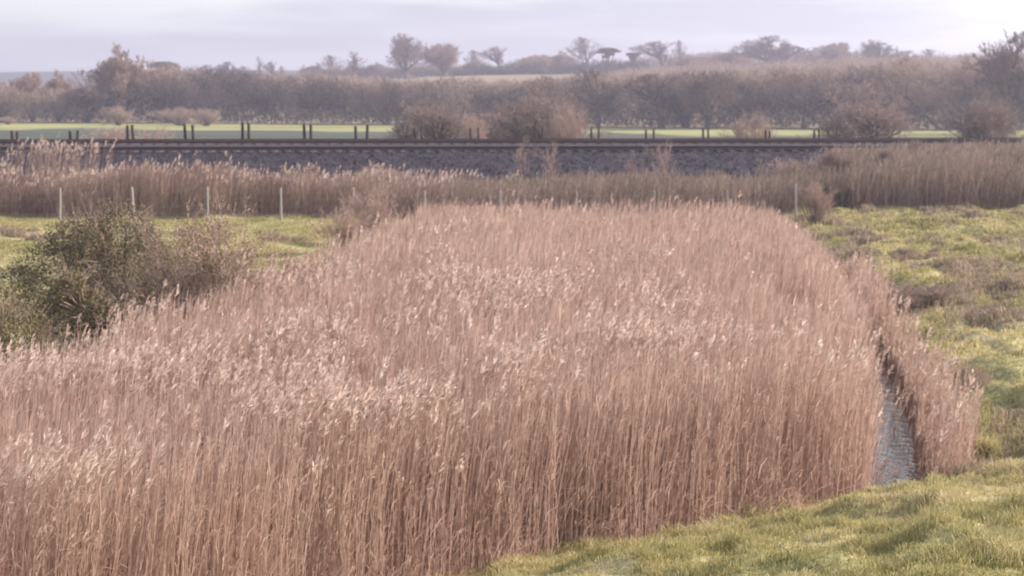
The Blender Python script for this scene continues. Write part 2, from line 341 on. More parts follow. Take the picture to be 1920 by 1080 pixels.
# pairs of dark timber posts beyond the tracks
pairs = [(23, 33, 245, 262), (131, 142, 245, 262), (238, 251, 235, 262), (348, 363, 233, 262), (454, 466, 231, 262), (571, 583, 233, 262), (668, 687, 235, 262), (777, 792, 238, 262),
         (884, 898, 239, 262), (1003, 1016, 239, 262), (1108, 1123, 240, 262), (1212, 1226, 243, 262), (1318, 1330, 241, 262), (1437, 1443, 244, 262), (1527, 1536, 242, 262)]
ordn = ['first', 'second', 'third', 'fourth', 'fifth', 'sixth', 'seventh', 'eighth', 'ninth', 'tenth', 'eleventh', 'twelfth', 'thirteenth', 'fourteenth', 'fifteenth']
for i, (a_, b_, ty, by) in enumerate(pairs):
    for side, q_ in (('left', a_), ('right', b_)):
        D = 98.6 + 0.05 * (q_ - 960) / 33; xx, zt = at_d(q_, ty + R.uniform(-1.5, 1.5), D); zb = 1.75; hh = zt - zb
        g = Geo(); w_ = .085 if q_ < 700 else .062; lx, ly = R.normal() * .035, R.normal() * .03; Vp = []
        for (z_, k_) in ((0, 1.05), (hh * .5, 1.0), (hh - .05, .97), (hh, .8)):
            for j in range(8): Vp.append((math.cos(j * math.pi / 4) * w_ * k_ + lx * z_, math.sin(j * math.pi / 4) * w_ * k_ + ly * z_, z_))
        Qp = [(8 * k_ + j, 8 * k_ + (j + 1) % 8, 8 * k_ + 8 + (j + 1) % 8, 8 * k_ + 8 + j) for k_ in range(3) for j in range(8)] + [(24, 25, 26, 27), (24, 27, 28, 31), (28, 29, 30, 31)]
        g.mesh(Vp, Qp, .5); o = g.build('timber_post', M['wood']); o.location = (xx, D, zb)
        tag(o, '%s dark post of the %s pair from the left beyond the railway' % (side, ordn[i]), 'post', 'paired dark posts beyond the railway')

# ------------------------------------------------------------------ reeds
REED = [(-12, 6), (-5.9, 12.1), (-.7, 17.7), (2.0, 19.7), (4.7, 21.7), (5.3, 24), (6.07, 28), (6.65, 32.6), (7.0, 35.5), (8.2, 37), (8.6, 41), (8.4, 46), (7.7, 51.5), (-2.7, 51.5), (-3.1, 47), (-4.2, 36), (-4.6, 30), (-5.6, 26.4), (-6.6, 20), (-13, 14)]
def reeds(g, x, y, H, plume_p, wbase=.0034, lean=.08, nl=4, tone=None, plume_len=.25):
    n_ = len(x); zb = terrain(x, y) - .03
    a = np.clip(R.normal(.5, .2, n_) + (0 if tone is None else tone), 0, 1)
    ph = R.uniform(0, 6.283, n_); ln = np.abs(R.normal(0, lean, n_)) * H
    tip = np.stack([x + np.cos(ph) * ln + .07 * H, y + np.sin(ph) * ln, zb + H * np.sqrt(np.clip(1 - (ln / H) ** 2, .3, 1))], 1)
    base = np.stack([x, y, zb], 1); mid = base + (tip - base) * .5; mid[:, 0] -= .02 * H
    sc = 1 + .045 * np.clip(y - 14, 0, 30); w = wbase * sc
    sd = np.stack([np.sin(ph), np.cos(ph), np.zeros(n_)], 1); sd2 = R.normal(size=(n_, 3)) * .5 + np.array([0, 1., 0])
    g.ribbon(base, mid, w, w * .9, a * .8, sd2); g.ribbon(mid, tip, w * .9, w * .5, a, sd2)
    for k in range(nl):
        t = R.uniform(.15, .9, n_); p = np.where((t < .5)[:, None], base + (mid - base) * (t * 2)[:, None], mid + (tip - mid) * (t * 2 - 1)[:, None])
        az = R.uniform(0, 6.283, n_); lg = R.uniform(.18, .42, n_) * np.clip(H / 2, .5, 1.2)
        up = R.uniform(.8, 2.0, n_); d = unit(np.stack([np.cos(az) * .45 + .25, np.sin(az) * .5, up], 1)); m_ = p + d * (lg * .55)[:, None]
        d2 = d.copy(); d2[:, 2] -= R.uniform(.1, 1.2, n_); d2[:, 0] += .25; e = m_ + unit(d2) * (lg * .5)[:, None]
        lw = R.uniform(.003, .0062, n_) * sc; s_ = unit(np.cross(d, R.normal(size=(n_, 3)))) * lw[:, None]; aa = np.clip(a + R.normal(0, .15, n_), 0, 1)
        g.quads(np.stack([p - s_ * .4, p + s_ * .4, m_ + s_, m_ - s_], 1), aa); g.tris(np.stack([m_ - s_, m_ + s_, e], 1), aa)
    pp = R.random(n_) < plume_p
    T = tip[pp]; k_ = len(T)
    if k_:
        PL = R.uniform(.7, 1.25, k_) * plume_len; ax = unit(np.stack([R.normal(.38, .16, k_), R.normal(0, .15, k_), np.ones(k_)], 1)); pa = np.clip(R.normal(.5, .3, k_), 0, 1); s_sc = sc[pp]
        for j in range(9):
            o_ = R.uniform(0, .75, k_); st = T - ax * (PL * .25)[:, None] + ax * (PL * o_)[:, None]
            dd = unit(ax + R.normal(0, .28, (k_, 3)) + np.array([.28, 0, -.1])); e = st + dd * (PL * (.5 - .35 * o_))[:, None]; m_ = (st + e) / 2
            s_ = unit(np.cross(dd, R.normal(size=(k_, 3)))) * (.0095 * s_sc)[:, None]
            g.tris(np.stack([st, m_ + s_, e], 1), pa, 1); g.tris(np.stack([st, e, m_ - s_], 1), pa, 1)
def scatter(x0, x1, y0, y1, dens, test):
    n_ = int((x1 - x0) * (y1 - y0) * dens); x = R.uniform(x0, x1, n_); y = R.uniform(y0, y1, n_); k = test(x, y); return x[k], y[k]
def in_view(x, y, m=.06): return (np.abs(x) < y * (.30 + m) + .8)
g = Geo()
for y0, y1, dens in ((8, 16, 300), (16, 24, 280), (24, 34, 170), (34, 52, 100)):
    def tst(x, y):
        jx = x + (fbm(x * 1.5, y * 1.5, 101) - .5) * 1.0; jy = y + (fbm(x * 1.5, y * 1.5, 103) - .5) * .7
        k = in_poly(jx, jy, REED) & in_view(x, y)
        gap = ((x - 5.25) / .5) ** 2 + ((y - 31.3) / 2.3) ** 2 < 1; k &= ~(gap & (R.random(len(x)) < .93))
        k &= R.random(len(x)) < np.clip(.6 + .8 * fbm(x * 1.1, y * 1.1, 107), 0, 1)
        return k & ((terrain(x, y) > -.6) | (y > 36))
    x, y = scatter(-14, 9, y0, y1, dens, tst)
    H = (1.92 + .20 * (fbm(x * .35, y * .35, 109) - .5) * 2 + R.normal(0, .12, len(x))) * np.where(R.random(len(x)) < .3, R.uniform(.55, .95, len(x)), 1) * (1 - .3 * np.exp(-((x - 5.0) / .6) ** 2 - ((y - 29.5) / 2.2) ** 2))
    edge = sm(0, 1.2, x - (ditch_x(y) - 1.6)); H = H * (1 - .22 * edge)
    pl = np.clip((fbm(x * .8, y * .4, 113) - .52) * 3.6, .03, .55) * (1 - .8 * sm(27, 36, y)) * (1 - .8 * sm(.5, 3.5, x))
    tone = (fbm(x * .5, y * .4, 115) - .5) * .35
    pl = np.maximum(pl, .75 * np.exp(-((x + 3.9) / 1.0) ** 2 - ((y - 14.2) / .8) ** 2))
    reeds(g, x, y, H, pl, tone=tone)
x, y = scatter(-8, 6, 9, 24, 260, lambda x, y: (bank_s(x, y) < -.15 + (fbm(x * 1.5, y * 1.5, 171) - .5) * 1.1) & (bank_s(x, y) > -1.1) & (x < 5.0) & in_view(x, y))
reeds(g, x, y, np.clip(R.normal(.40, .25, len(x)), .12, 1.1), np.zeros(len(x)), lean=.55, nl=3, tone=-.05)
tag(g.build('reed_bed', [M['reed'], M['plume']]), 'dense bed of dry pinkish brown reeds filling the middle of the marsh', 'reeds', kind='stuff')
g = Geo()
def tst(x, y):
    c = ditch_x(y) + .34 + (fbm(x * 0, y * 1.2, 122) - .5) * .5 + R.normal(0, .10, len(x)); wd = edge_right(y) - c + (fbm(x, y, 121) - .5) * .7 + R.normal(0, .12, len(x))
    return (x > c) & (x < c + wd) & (bank_s(x, y) < .35) & (y > 22) & (y < 47)
x, y = scatter(5, 11, 21, 50, 210, tst); H = np.interp(x - ditch_x(y), [.3, 1.0], [.55, 1.0]) + .3 * (fbm(x * .7, y * .7, 123) - .5) + R.normal(0, .12, len(x))
reeds(g, x, y, H, np.full(len(x), .12))
x, y = scatter(4.5, 8, 22, 36, 14, lambda x, y: np.abs(x - ditch_x(y)) < .45); reeds(g, x, y, R.uniform(.4, 1.5, len(x)), np.full(len(x), .1), lean=.25, nl=2)
tag(g.build('reed_strip', [M['reed'], M['plume']]), 'narrow strip of shorter dry reeds between the ditch water and the right grass bank', 'reeds', kind='stuff')
# reeds and rough scrub between the fence and the embankment
g = Geo()
x, y = scatter(-40, 2, 70.6, 86, 46, lambda x, y: in_view(x, y) & (x < -4.5 + (y - 70) * .2 + R.normal(0, 1.5, len(x))) & (fbm(x * .25, y * .2, 131) > .33))
H = np.clip(np.interp(y, [71, 86], [1.6, .75]) + (fbm(x * .45, y * .4, 133) - .5) * 2.2 + R.normal(0, .15, len(x)), .6, 2.6)
reeds(g, x, y, H, np.full(len(x), .16), nl=6, wbase=.005, lean=.14, tone=(fbm(x * .5, y * .4, 134) - .62) * 1.4, plume_len=.3)
x, y = at_d(100, 300, 80)[0] + R.normal(0, 1.2, 260), R.normal(80, 1.0, 260); reeds(g, x, y, R.normal(2.55, .2, 260), np.full(260, .6), plume_len=.3)
tag(g.build('trackside_reeds', [M['reedy'], M['plume']]), 'tall tan reeds crowding behind the left half of the wire fence', 'reeds', kind='stuff')
g = Geo()
x, y = scatter(-12, 38, 70.6, 86.5, 46, lambda x, y: (x > -5.5 + (y - 70) * .2 + R.normal(0, 2.0, len(x))) & (x < .33 * y + 9) & (fbm(x * .25, y * .2, 131) > .30 - .3 * sm(12, 15, x)))
H = np.clip(np.interp(y, [71, 86], [1.5, .8]) + (fbm(x * .4, y * .4, 143) - .5) * 1.6 + R.normal(0, .15, len(x)) + sm(13, 16, x) * np.interp(y, [71, 86], [.25, 1.6]), .4, 2.5)
reeds(g, x, y, H, np.full(len(x), .10), nl=7, wbase=.005, lean=.25, tone=(fbm(x * .3, y * .3, 134) - .55) * .8, plume_len=.15)
tag(g.build('trackside_scrub', [M['scrub'], M['rush']]), 'low dull olive and brown scrub at the foot of the embankment', 'scrub', kind='stuff')

# ------------------------------------------------------------------ grass
def grass(g, x, y, h, w, tone=0):
    n_ = len(x); z = terrain(x, y) - .01; sc = np.clip(y / 15, 1, 6)
    for k in range(3):
        bx = x + R.normal(0, .03, n_) * sc ** .5; by = y + R.normal(0, .03, n_) * sc ** .5; hh = h * R.uniform(.5, 1.3, n_)
        az = R.uniform(0, 6.283, n_); ben = R.uniform(.2, 1.1, n_); p = np.stack([bx, by, z], 1)
        m_ = p + np.stack([np.cos(az) * ben * .3, np.sin(az) * ben * .3, np.ones(n_)], 1) * (hh * .55)[:, None]
        e = m_ + np.stack([np.cos(az) * ben + .15, np.sin(az) * ben, np.full(n_, .5)], 1) * (hh * .45)[:, None]
        s_ = unit(np.cross(m_ - p, R.normal(size=(n_, 3)) + np.array([0, 1.5, 0]))) * (w * sc)[:, None]; a = np.clip(R.normal(.45, .2, n_) + tone, 0, 1)
        g.quads(np.stack([p - s_, p + s_, m_ + s_ * .8, m_ - s_ * .8], 1), a); g.tris(np.stack([m_ - s_ * .8, m_ + s_ * .8, e], 1), a)
def tone_at(x, y): return (np.clip((fbm(x * .7, y * .45, 61) - .35) * 2.2, 0, 1) - .5) * .5 + np.clip((fbm(x * 2.2, y * 1.2, 71) - .62) * 4, 0, 1) * .5
g = Geo()
x, y = scatter(-5, 9, 9.5, 27, 900, lambda x, y: (bank_s(x, y) > -.45 + (fbm(x * 2, y * 2, 151) - .5) * .8) & (np.abs(x) < y * .34 + .5) & (to_px(x, y, terrain(x, y))[1] < 1180))
tuft = np.clip((fbm(x * 2.2, y * 1.8, 153) - .38) * 4.0, .3, 1.9)
grass(g, x, y, .13 * tuft, .0045, tone_at(x, y)); print('grass', len(x))
x, y = scatter(3, 22, 4, 24, 260, lambda x, y: (bank_s(x, y) > -.5) & (x > y * .34 + .4)); grass(g, x, y, R.uniform(.07, .18, len(x)), .006, tone_at(x, y))
x, y = scatter(-7, 6, 3, 14, 260, lambda x, y: (bank_s(x, y) > -.2) & (np.abs(x) < y * .34 + 3) & (y < 9.6)); grass(g, x, y, R.uniform(.07, .16, len(x)), .006, tone_at(x, y))
tag(g.build('bank_grass', M['blade']), 'yellowish green grass on the near slope at the bottom right', 'grass', kind='stuff')
g = Geo()
x, y = scatter(6.5, 38, 21, 90, 130, lambda x, y: (x - edge_right(y) > -.25) & (bank_s(x, y) < .1) & (x < y * .34 + 8))
tuft = np.clip((fbm(x * 1.0, y * .8, 155) - .35) * 3, .3, 1.6)
grass(g, x, y, .16 * tuft, .006, tone_at(x, y))
tag(g.build('right_pasture_grass', M['blade']), 'rough tussocky green grass beyond the ditch on the right', 'grass', kind='stuff')
g = Geo()
x, y = scatter(-26, -3, 26, 71, 110, lambda x, y: (x < -4.2 + 0 * y) & (x > -y * .34 - 1))
tuft = np.clip((fbm(x * .8, y * .6, 157) - .35) * 2.5, .25, 1.2)
grass(g, x, y, .12 * tuft, .006, tone_at(x, y) * .6 - .05)
tag(g.build('left_pasture_grass', M['blade']), 'short green pasture grass behind the big bush on the left', 'grass', kind='stuff')

g = Geo()
x, y = scatter(6, 28, 21, 75, 150, lambda x, y: (x - edge_right(y) > -.35) & (bank_s(x, y) < .6) & (x < y * .34 + 1) & (R.random(len(x)) < np.clip((fbm(x * .75, y * .38, 181) - .50) * 5 + .35 * sm(1.2, .2, x - edge_right(y)), 0, .8)))
hh = .30 * np.clip((fbm(x * 1.3, y * .9, 183) - .3) * 2.5, .3, 1.3)
grass(g, x, y, hh, .0055, .05)
tag(g.build('dead_grass', M['rush']), 'brown withered grass and sedge streaking the right pasture', 'dead grass', kind='stuff')

# dead rush and bramble patches: each patch a thing of its own
def rush_patch(name, label, cat, px, py, wpx, hm, n_, depth=1.2, m='rush', flat=1.0, group=None):
    x0, y0 = at_z(px, py, .15); z0 = float(terrain(x0, y0)); wd = wpx / FPX * y0 / 2
    g = Geo(); r = np.sqrt(R.random(n_)); th = R.uniform(0, 6.283, n_); nb = 7; cx_ = R.uniform(-.75, .75, nb); cy_ = R.uniform(-.8, .8, nb); cs_ = R.uniform(.18, .5, nb); wi = R.integers(0, nb, n_); bx = (cx_[wi] + np.cos(th) * r * cs_[wi]) * wd; by = (cy_[wi] + np.sin(th) * r * cs_[wi]) * depth; sc = y0 / 22
    zz = terrain(x0 + bx, y0 + by) - z0 - .03
    for k in range(3):
        hh = hm * (1.1 - .6 * r ** 2) * R.uniform(.3, 1.15, n_) * (cs_[wi] * 2.2); az = R.uniform(0, 6.283, n_); b_ = R.uniform(.1, .7, n_) * flat
        p = np.stack([bx + R.normal(0, .05, n_), by + R.normal(0, .05, n_), zz], 1); m_ = p + np.stack([np.cos(az) * b_ * .4, np.sin(az) * b_ * .4, np.ones(n_)], 1) * (hh * .6)[:, None]
        e = m_ + np.stack([np.cos(az) * b_ * 1.3 + .1, np.sin(az) * b_, np.full(n_, .6)], 1) * (hh * .45)[:, None]
        a = np.clip(R.normal(.45, .22, n_), 0, 1); g.ribbon(p, m_, .005 * sc, .004 * sc, a * .85); g.ribbon(m_, e, .004 * sc, .001 * sc, a)
    o = g.build(name, M[m]); o.location = (x0, y0, z0); tag(o, label, cat, group); return o
GR = 'dead tufts in the rough pasture'
rush_patch('rush_tuft', 'pale dead rushes at the far left edge of the left pasture', 'rushes', 20, 432, 90, .32, 1200, group=GR)
rush_patch('rush_tuft', 'small pale rush tuft behind the top of the big dark bush', 'rushes', 78, 440, 60, .35, 800, group=GR)
rush_patch('rush_tuft', 'pinkish rush clump in the left pasture beside the reed bed edge', 'rushes', 530, 442, 95, .32, 1200, group=GR)
rush_patch('rush_tuft', 'low brown tuft in the left pasture below the second concrete post', 'rushes', 335, 430, 60, .3, 600, group=GR)
rush_patch('grass_tussock', 'flat dark grass tussock near the far right pasture edge', 'tussock', 1840, 452, 110, .25, 900, group=GR)
rush_patch('grass_tussock', 'long low tussock in the middle of the right pasture', 'tussock', 1720, 486, 130, .3, 1200, group=GR)
rush_patch('rush_tuft', 'pale rush tuft just right of the reed bed far corner', 'rushes', 1640, 452, 90, .3, 900, group=GR)
rush_patch('bramble_patch', 'dark purplish bramble patch behind the reed strip by the ditch', 'brambles', 1722, 562, 120, .62, 2600, depth=1.0, m='scrub', flat=2.0)
rush_patch('bramble_patch', 'dark bramble clump on the right pasture at the frame edge', 'brambles', 1870, 590, 110, .42, 1800, depth=.7, m='scrub', flat=2.0)
rush_patch('rush_tuft', 'brown dead sedge on the right slope above the bramble clump', 'rushes', 1888, 545, 100, .35, 1300, group=GR)
rush_patch('grass_tussock', 'brown tussock along the right side of the reed strip halfway down', 'tussock', 1812, 700, 60, .4, 1100, depth=.9, group=GR)
rush_patch('grass_tussock', 'dark tussock where the reed strip meets the near grass slope', 'tussock', 1850, 815, 80, .38, 1300, depth=.6, m='blade', group=GR)
rush_patch('rush_tuft', 'short brown rushes at the near end of the reed strip', 'rushes', 1790, 872, 90, .32, 1300, depth=.5, group=GR)
rush_patch('grass_tussock', 'tall grass tussock in the middle of the near slope', 'tussock', 1700, 985, 70, .16, 900, depth=.35, m='blade', group=GR)

# ------------------------------------------------------------------ woody plants
def grow(seed, stems, levels, seg=3):
    """stems: list of (pos, dir, length, radius); levels: list of (children, length ratio, angle, up pull, radius ratio). Returns list per level of (p0, p1, r0, r1)."""
    rg = np.random.default_rng(seed)
    P = np.array([s_[0] for s_ in stems], float); D = unit(np.array([s_[1] for s_ in stems], float)); Ln = np.array([s_[2] for s_ in stems], float); Ra = np.array([s_[3] for s_ in stems], float)
    res = []
    for li in range(len(levels) + 1):
        pts = [P]; d = D; up = levels[li - 1][3] if li else .05; ds = [D]
        for k in range(seg):
            d = unit(d + rg.normal(0, .16 if li else .07, d.shape) + np.array([0, 0, up / seg])); pts.append(pts[-1] + d * (Ln / seg)[:, None]); ds.append(d)
        pts = np.stack(pts, 1); ds = np.stack(ds, 1); S0 = []
        for k in range(seg):
            f0, f1 = 1 - .75 * k / seg, 1 - .75 * (k + 1) / seg; S0.append((pts[:, k], pts[:, k + 1], Ra * f0, Ra * f1))
        res.append(tuple(np.concatenate([s_[i] for s_ in S0]) for i in range(4)))
        if li == len(levels): break
        nc, lr, ang, up2, rr = levels[li][:5]; t0 = levels[li][5] if len(levels[li]) > 5 else .3
        n_ = len(P); par = np.repeat(np.arange(n_), nc); t = rg.uniform(t0, 1, n_ * nc); t[::nc] = 1.0
        ft = t * seg; k = np.minimum(ft.astype(int), seg - 1); fr = (ft - k)[:, None]
        NP = pts[par, k] * (1 - fr) + pts[par, k + 1] * fr; pd = ds[par, np.minimum(k + 1, seg)]
        rnd = rg.normal(size=(len(par), 3)); perp = unit(rnd - (rnd * pd).sum(1, keepdims=True) * pd); an = np.radians(ang) * rg.uniform(.5, 1.3, len(par)); an[::nc] *= .35
        ND = unit(pd * np.cos(an)[:, None] + perp * np.sin(an)[:, None]); NL = Ln[par] * lr * rg.uniform(.6, 1.2, len(par)) * (1.15 - .45 * t)
        NR = Ra[par] * rr * (1.2 - .5 * t); P, D, Ln, Ra = NP, ND, NL, NR
    return res
def plant(name, label, cat, res, ntube, mt, mb, minw, tw=1.0, leaves=None, fill=None):
    t = thing(name, label, cat); g = Geo()
    for r in res[:ntube]: g.tube(r[0], r[1], r[2], r[3], R.random(len(r[0])), 6)
    g.build('trunk', mb, t)
    g = Geo(); nl = len(res) - ntube
    for i, r in enumerate(res[ntube:]):
        g.ribbon(r[0], r[1], np.maximum(r[2], minw) * tw, np.maximum(r[3], minw * .7) * tw, np.clip(R.normal(.25 + .5 * i / max(1, nl - 1), .2, len(r[0])), 0, 1))
    if fill:
        pts = np.concatenate([r[1] for r in res[ntube:]]); lo_, hi_ = np.percentile(pts, 4, 0), np.percentile(pts, 96, 0); zl = lo_[2] + (hi_[2] - lo_[2]) * fill[1]; n_ = fill[0]
        cc = np.array([(lo_[0] + hi_[0]) / 2, (lo_[1] + hi_[1]) / 2, (zl + hi_[2]) / 2]); rr_ = np.array([(hi_[0] - lo_[0]) / 2 * 1.05, (hi_[1] - lo_[1]) / 2 * 1.05, (hi_[2] - zl) / 2 * 1.15])
        d = unit(R.normal(size=(n_, 3))); lump = .72 + .5 * fbm(d[:, 0] * 2.5 + d[:, 1] * 2, d[:, 2] * 2.5, int(rr_[0] * 10)); q_ = cc + d * rr_ * (lump * R.random(n_) ** .45)[:, None]
        q_ = q_[fbm(q_[:, 0] / rr_[0] * 3, q_[:, 2] / rr_[0] * 3, 17) > fill[2]]; dd = unit(unit(q_ - cc) + R.normal(0, .55, q_.shape) + np.array([0, 0, .3])); ln = R.uniform(.06, .16, (len(q_), 1)) * rr_[2]
        g.ribbon(q_ - dd * ln, q_ + dd * ln, minw * tw * .9, minw * tw * .4, np.clip(R.normal(.6, .2, len(q_)), 0, 1))
    if leaves:
        cnt, size, m_i = leaves; r = res[-1]; k = R.integers(0, len(r[0]), cnt); p = r[1][k] + R.normal(0, size * 1.2, (cnt, 3)); u = unit(R.normal(size=(cnt, 3))) * size; v = unit(R.normal(size=(cnt, 3))) * size * .7
        g.quads(np.stack([p - u, p - v, p + u, p + v], 1), R.random(cnt), 1)
    o = g.build('crown', [mt] if not leaves else [mt, leaves[2]], t)
    V = np.empty(len(o.data.vertices) * 3, np.float32); o.data.vertices.foreach_get('co', V); V = V.reshape(-1, 3)
    lo, hi = np.percentile(V, 1.5, 0), np.percentile(V, 98.8, 0); t_dims = (max(hi[0] - lo[0], hi[1] - lo[1]), hi[2], (hi[0] + lo[0]) / 2)
    return t, t_dims
def tree_stem(h, r, lean=0): return [((0, 0, -.2), (lean, 0, 1), h, r)]
U = (0, 0, 1)
def shrub_stems(n_, spread, ln, r, seed, bs=.3):
    rg = np.random.default_rng(seed); o = []
    for k in range(n_):
        a_ = rg.uniform(0, 6.283); s_ = rg.uniform(.1, 1) * spread; o.append(((math.cos(a_) * bs * s_, math.sin(a_) * bs * s_, -.1), (math.cos(a_) * s_, math.sin(a_) * s_, 1), ln * rg.uniform(.75, 1.1), r))
    return o
def leafy(name, label, cat, lumps, cnt, size, mats, mb, seed=0, twigs=0, flat=1.0):
    """lumpy evergreen: leaf-sized faces in the shells of several lumps, limbs reaching into each"""
    rg = np.random.default_rng(seed); t = thing(name, label, cat); g = Geo()
    P1 = np.array([(l_[0], l_[1], l_[2]) for l_ in lumps], float); P0 = P1 * np.array([.12, .12, 0]) ; mid = (P0 + P1) / 2 + rg.normal(0, .1, P1.shape); hgt = P1[:, 2].max()
    r_ = np.full(len(P1), hgt * .025); g.tube(P0, mid, r_, r_ * .8, rg.random(len(P1)), 6); g.tube(mid, P1, r_ * .8, r_ * .3, rg.random(len(P1)), 6); g.build('trunk', mb, t)
    g = Geo(); wts = np.array([l_[3] * l_[4] for l_ in lumps]); wts = wts / wts.sum()
    for l_, w_ in zip(lumps, wts):
        k = int(cnt * w_); d = unit(rg.normal(size=(k, 3))); nn = fbm(d[:, 0] * 3 + l_[0], d[:, 1] * 3 + d[:, 2] * 4, 7 + seed)
        rad = (.62 + .55 * nn) * rg.uniform(.55, 1.0, k) ** .5; sc_ = np.array([l_[3], l_[3], l_[4]])
        p = np.array(l_[:3]) + d * rad[:, None] * sc_; p = p[p[:, 2] > 0.02]; k = len(p)
        u = unit(rg.normal(size=(k, 3))) * size; v = unit(np.cross(u, rg.normal(size=(k, 3)))) * size * .6; s_ = rg.uniform(.6, 1.3, (k, 1))
        g.quads(np.stack([p - u * s_, p - v * s_, p + u * s_, p + v * s_], 1), np.clip(rg.normal(.45, .25, k), 0, 1), 0)
        if twigs:
            kt = int(twigs * w_); d = unit(rg.normal(size=(kt, 3)) + np.array([.3, -.3, .5])); a0 = np.array(l_[:3]) + d * sc_ * .7; a1 = np.array(l_[:3]) + d * sc_ * rg.uniform(1.0, 1.3, (kt, 1)) + rg.normal(0, .05, (kt, 3)); g.ribbon(a0, a1, size * .2, size * .08, rg.uniform(.4, 1, kt), m=1)
    o = g.build('crown', mats, t); V = np.empty(len(o.data.vertices) * 3, np.float32); o.data.vertices.foreach_get('co', V); V = V.reshape(-1, 3)
    lo, hi = np.percentile(V, 1, 0), np.percentile(V, 99, 0); return t, (max(hi[0] - lo[0], hi[1] - lo[1]), hi[2], (hi[0] + lo[0]) / 2)

K = {}
K['oak'] = lambda s_: plant('oak_tree', '', 'tree', grow(s_, tree_stem(5.0, .42), [(11, .9, 58, .75, .5, .12), (7, .62, 44, .4, .5, .25), (6, .58, 44, .25, .45, .2), (6, .62, 42, .2, .6), (4, .7, 40, .1, .7)], 2), 3, M['twig'], M['bark'], .024, fill=(4200, .0, .45))
K['airy'] = lambda s_: plant('bare_tree', '', 'tree', grow(s_, tree_stem(7.5, .3), [(10, .52, 42, .6, .5, .25), (6, .6, 40, .5, .5), (6, .58, 40, .35, .5), (5, .62, 38, .2, .6)]), 3, M['twig'], M['bark'], .022, fill=(1400, .1, .46))
K['round'] = lambda s_: plant('bare_tree', '', 'tree', grow(s_, shrub_stems(6, .55, 4.0, .2, s_), [(7, .75, 48, .5, .5, .1), (7, .62, 44, .4, .5), (6, .58, 42, .3, .5), (5, .62, 40, .1, .6), (3, .7, 40, .1, .7)], 2), 2, M['pink'], M['bark'], .026, fill=(6000, 0, .33))
K['poplar'] = lambda s_: plant('poplar_tree', '', 'tree', grow(s_, tree_stem(11, .28), [(18, .32, 30, .9, .35, .15), (8, .5, 30, .7, .5), (7, .55, 35, .4, .5)]), 2, M['twig'], M['bark'], .024)
K['shrub'] = lambda s_: plant('bare_shrub', '', 'shrub', grow(s_, shrub_stems(20, .8, 2.2, .05, s_), [(7, .6, 38, .3, .5, .15), (6, .6, 40, .2, .5), (6, .6, 40, .1, .6)]), 1, M['pink'], M['bark'], .0085)
K['thorn'] = lambda s_: plant('hawthorn_tree', '', 'tree', grow(s_, shrub_stems(6, .75, 2.2, .10, s_), [(8, .7, 52, .25, .5, .12), (7, .62, 48, .2, .5, .15), (6, .6, 45, .15, .5), (4, .65, 45, .05, .6)]), 2, M['thorn'], M['bark'], .0085, fill=(3500, 0, .42))
K['sapling'] = lambda s_: plant('sapling', '', 'sapling', grow(s_, shrub_stems(7, .35, 2.6, .03, s_), [(7, .42, 32, .4, .5, .2), (5, .5, 35, .3, .5), (3, .5, 35, .1, .6)]), 1, M['pink'], M['bark'], .0075)
K['arch'] = lambda s_: plant('leaning_tree', '', 'tree', grow(s_, [((0, 0, -.2), (-.9, 0, 1), 7, .33), ((.2, 0, -.2), (.6, .2, 1), 4.5, .2)], [(9, .5, 55, -.1, .5, .3), (7, .6, 45, .2, .5), (6, .55, 45, .1, .5), (5, .62, 40, 0, .6)]), 2, M['twig'], M['bark'], .022, fill=(3500, .1, .4))
K['pine'] = lambda s_: leafy('pine_tree', '', 'tree', [(0, 0, 10.3, 3.1, .75), (-1.8, .4, 9.3, 1.9, .7), (2.2, -.2, 9.6, 2.2, .6), (.6, 0, 8.4, 1.7, .8), (-.5, .4, 7.3, 1.3, .6)], 9000, .16, [M['dark']], M['bark'], s_)
K['ever'] = lambda s_: leafy('evergreen_bush', '', 'bush', [(0, 0, 2.6, 2.4, 2.3), (-2, .2, 1.9, 1.9, 1.8), (2.1, 0, 2.0, 2.1, 1.9), (.9, .3, 3.8, 1.5, 1.3), (-1.1, 0, 3.4, 1.4, 1.2)], 12000, .13, [M['dark']], M['bark'], s_)
protos = {}
def belt_d(px): return np.interp(px, [0, 700, 1300, 1920], [322, 302, 262, 246])
def put(kind, label, px, ptop, wpx, d, group=None, name=None, rz=None, cat=None, seed=1, pbase=None):
    key = (kind, seed)
    if key not in protos: protos[key] = K[kind](seed) + ([0],)
    t, dims, used = protos[key]
    if 290 < d < 345: d = float(belt_d(px)) + (d - 322)
    x_, zt = at_d(px, ptop, d); zb = float(terrain(x_, d)) if pbase is None else at_d(px, pbase, d)[1]
    if abs(d - 100) < 12: zb = float(terrain(x_, d))
    sz = (zt - zb) / dims[1]; sx = wpx / FPX * d / dims[0]; sc_ = (sx, sx, sz); rr = R.uniform(-.5, .5) if rz is None else rz
    ox = dims[2] * sx
    loc = (x_ - math.cos(rr) * ox, d - math.sin(rr) * ox, zb)
    if not used[0]: o = t;  o.location = loc; o.rotation_euler.z = rr; o.scale = sc_; o['label'] = label; used[0] = 1; (group and o.__setitem__('group', group))
    else: o = dup(t, loc, rr, sc_, label, group)
    if name: o.name = name
    if cat: o['category'] = cat
    return o
SKL = 'trees along the hilltop skyline'; HDG = 'trees in the hedgerow across the field'; RLY = 'bushes growing just beyond the railway'
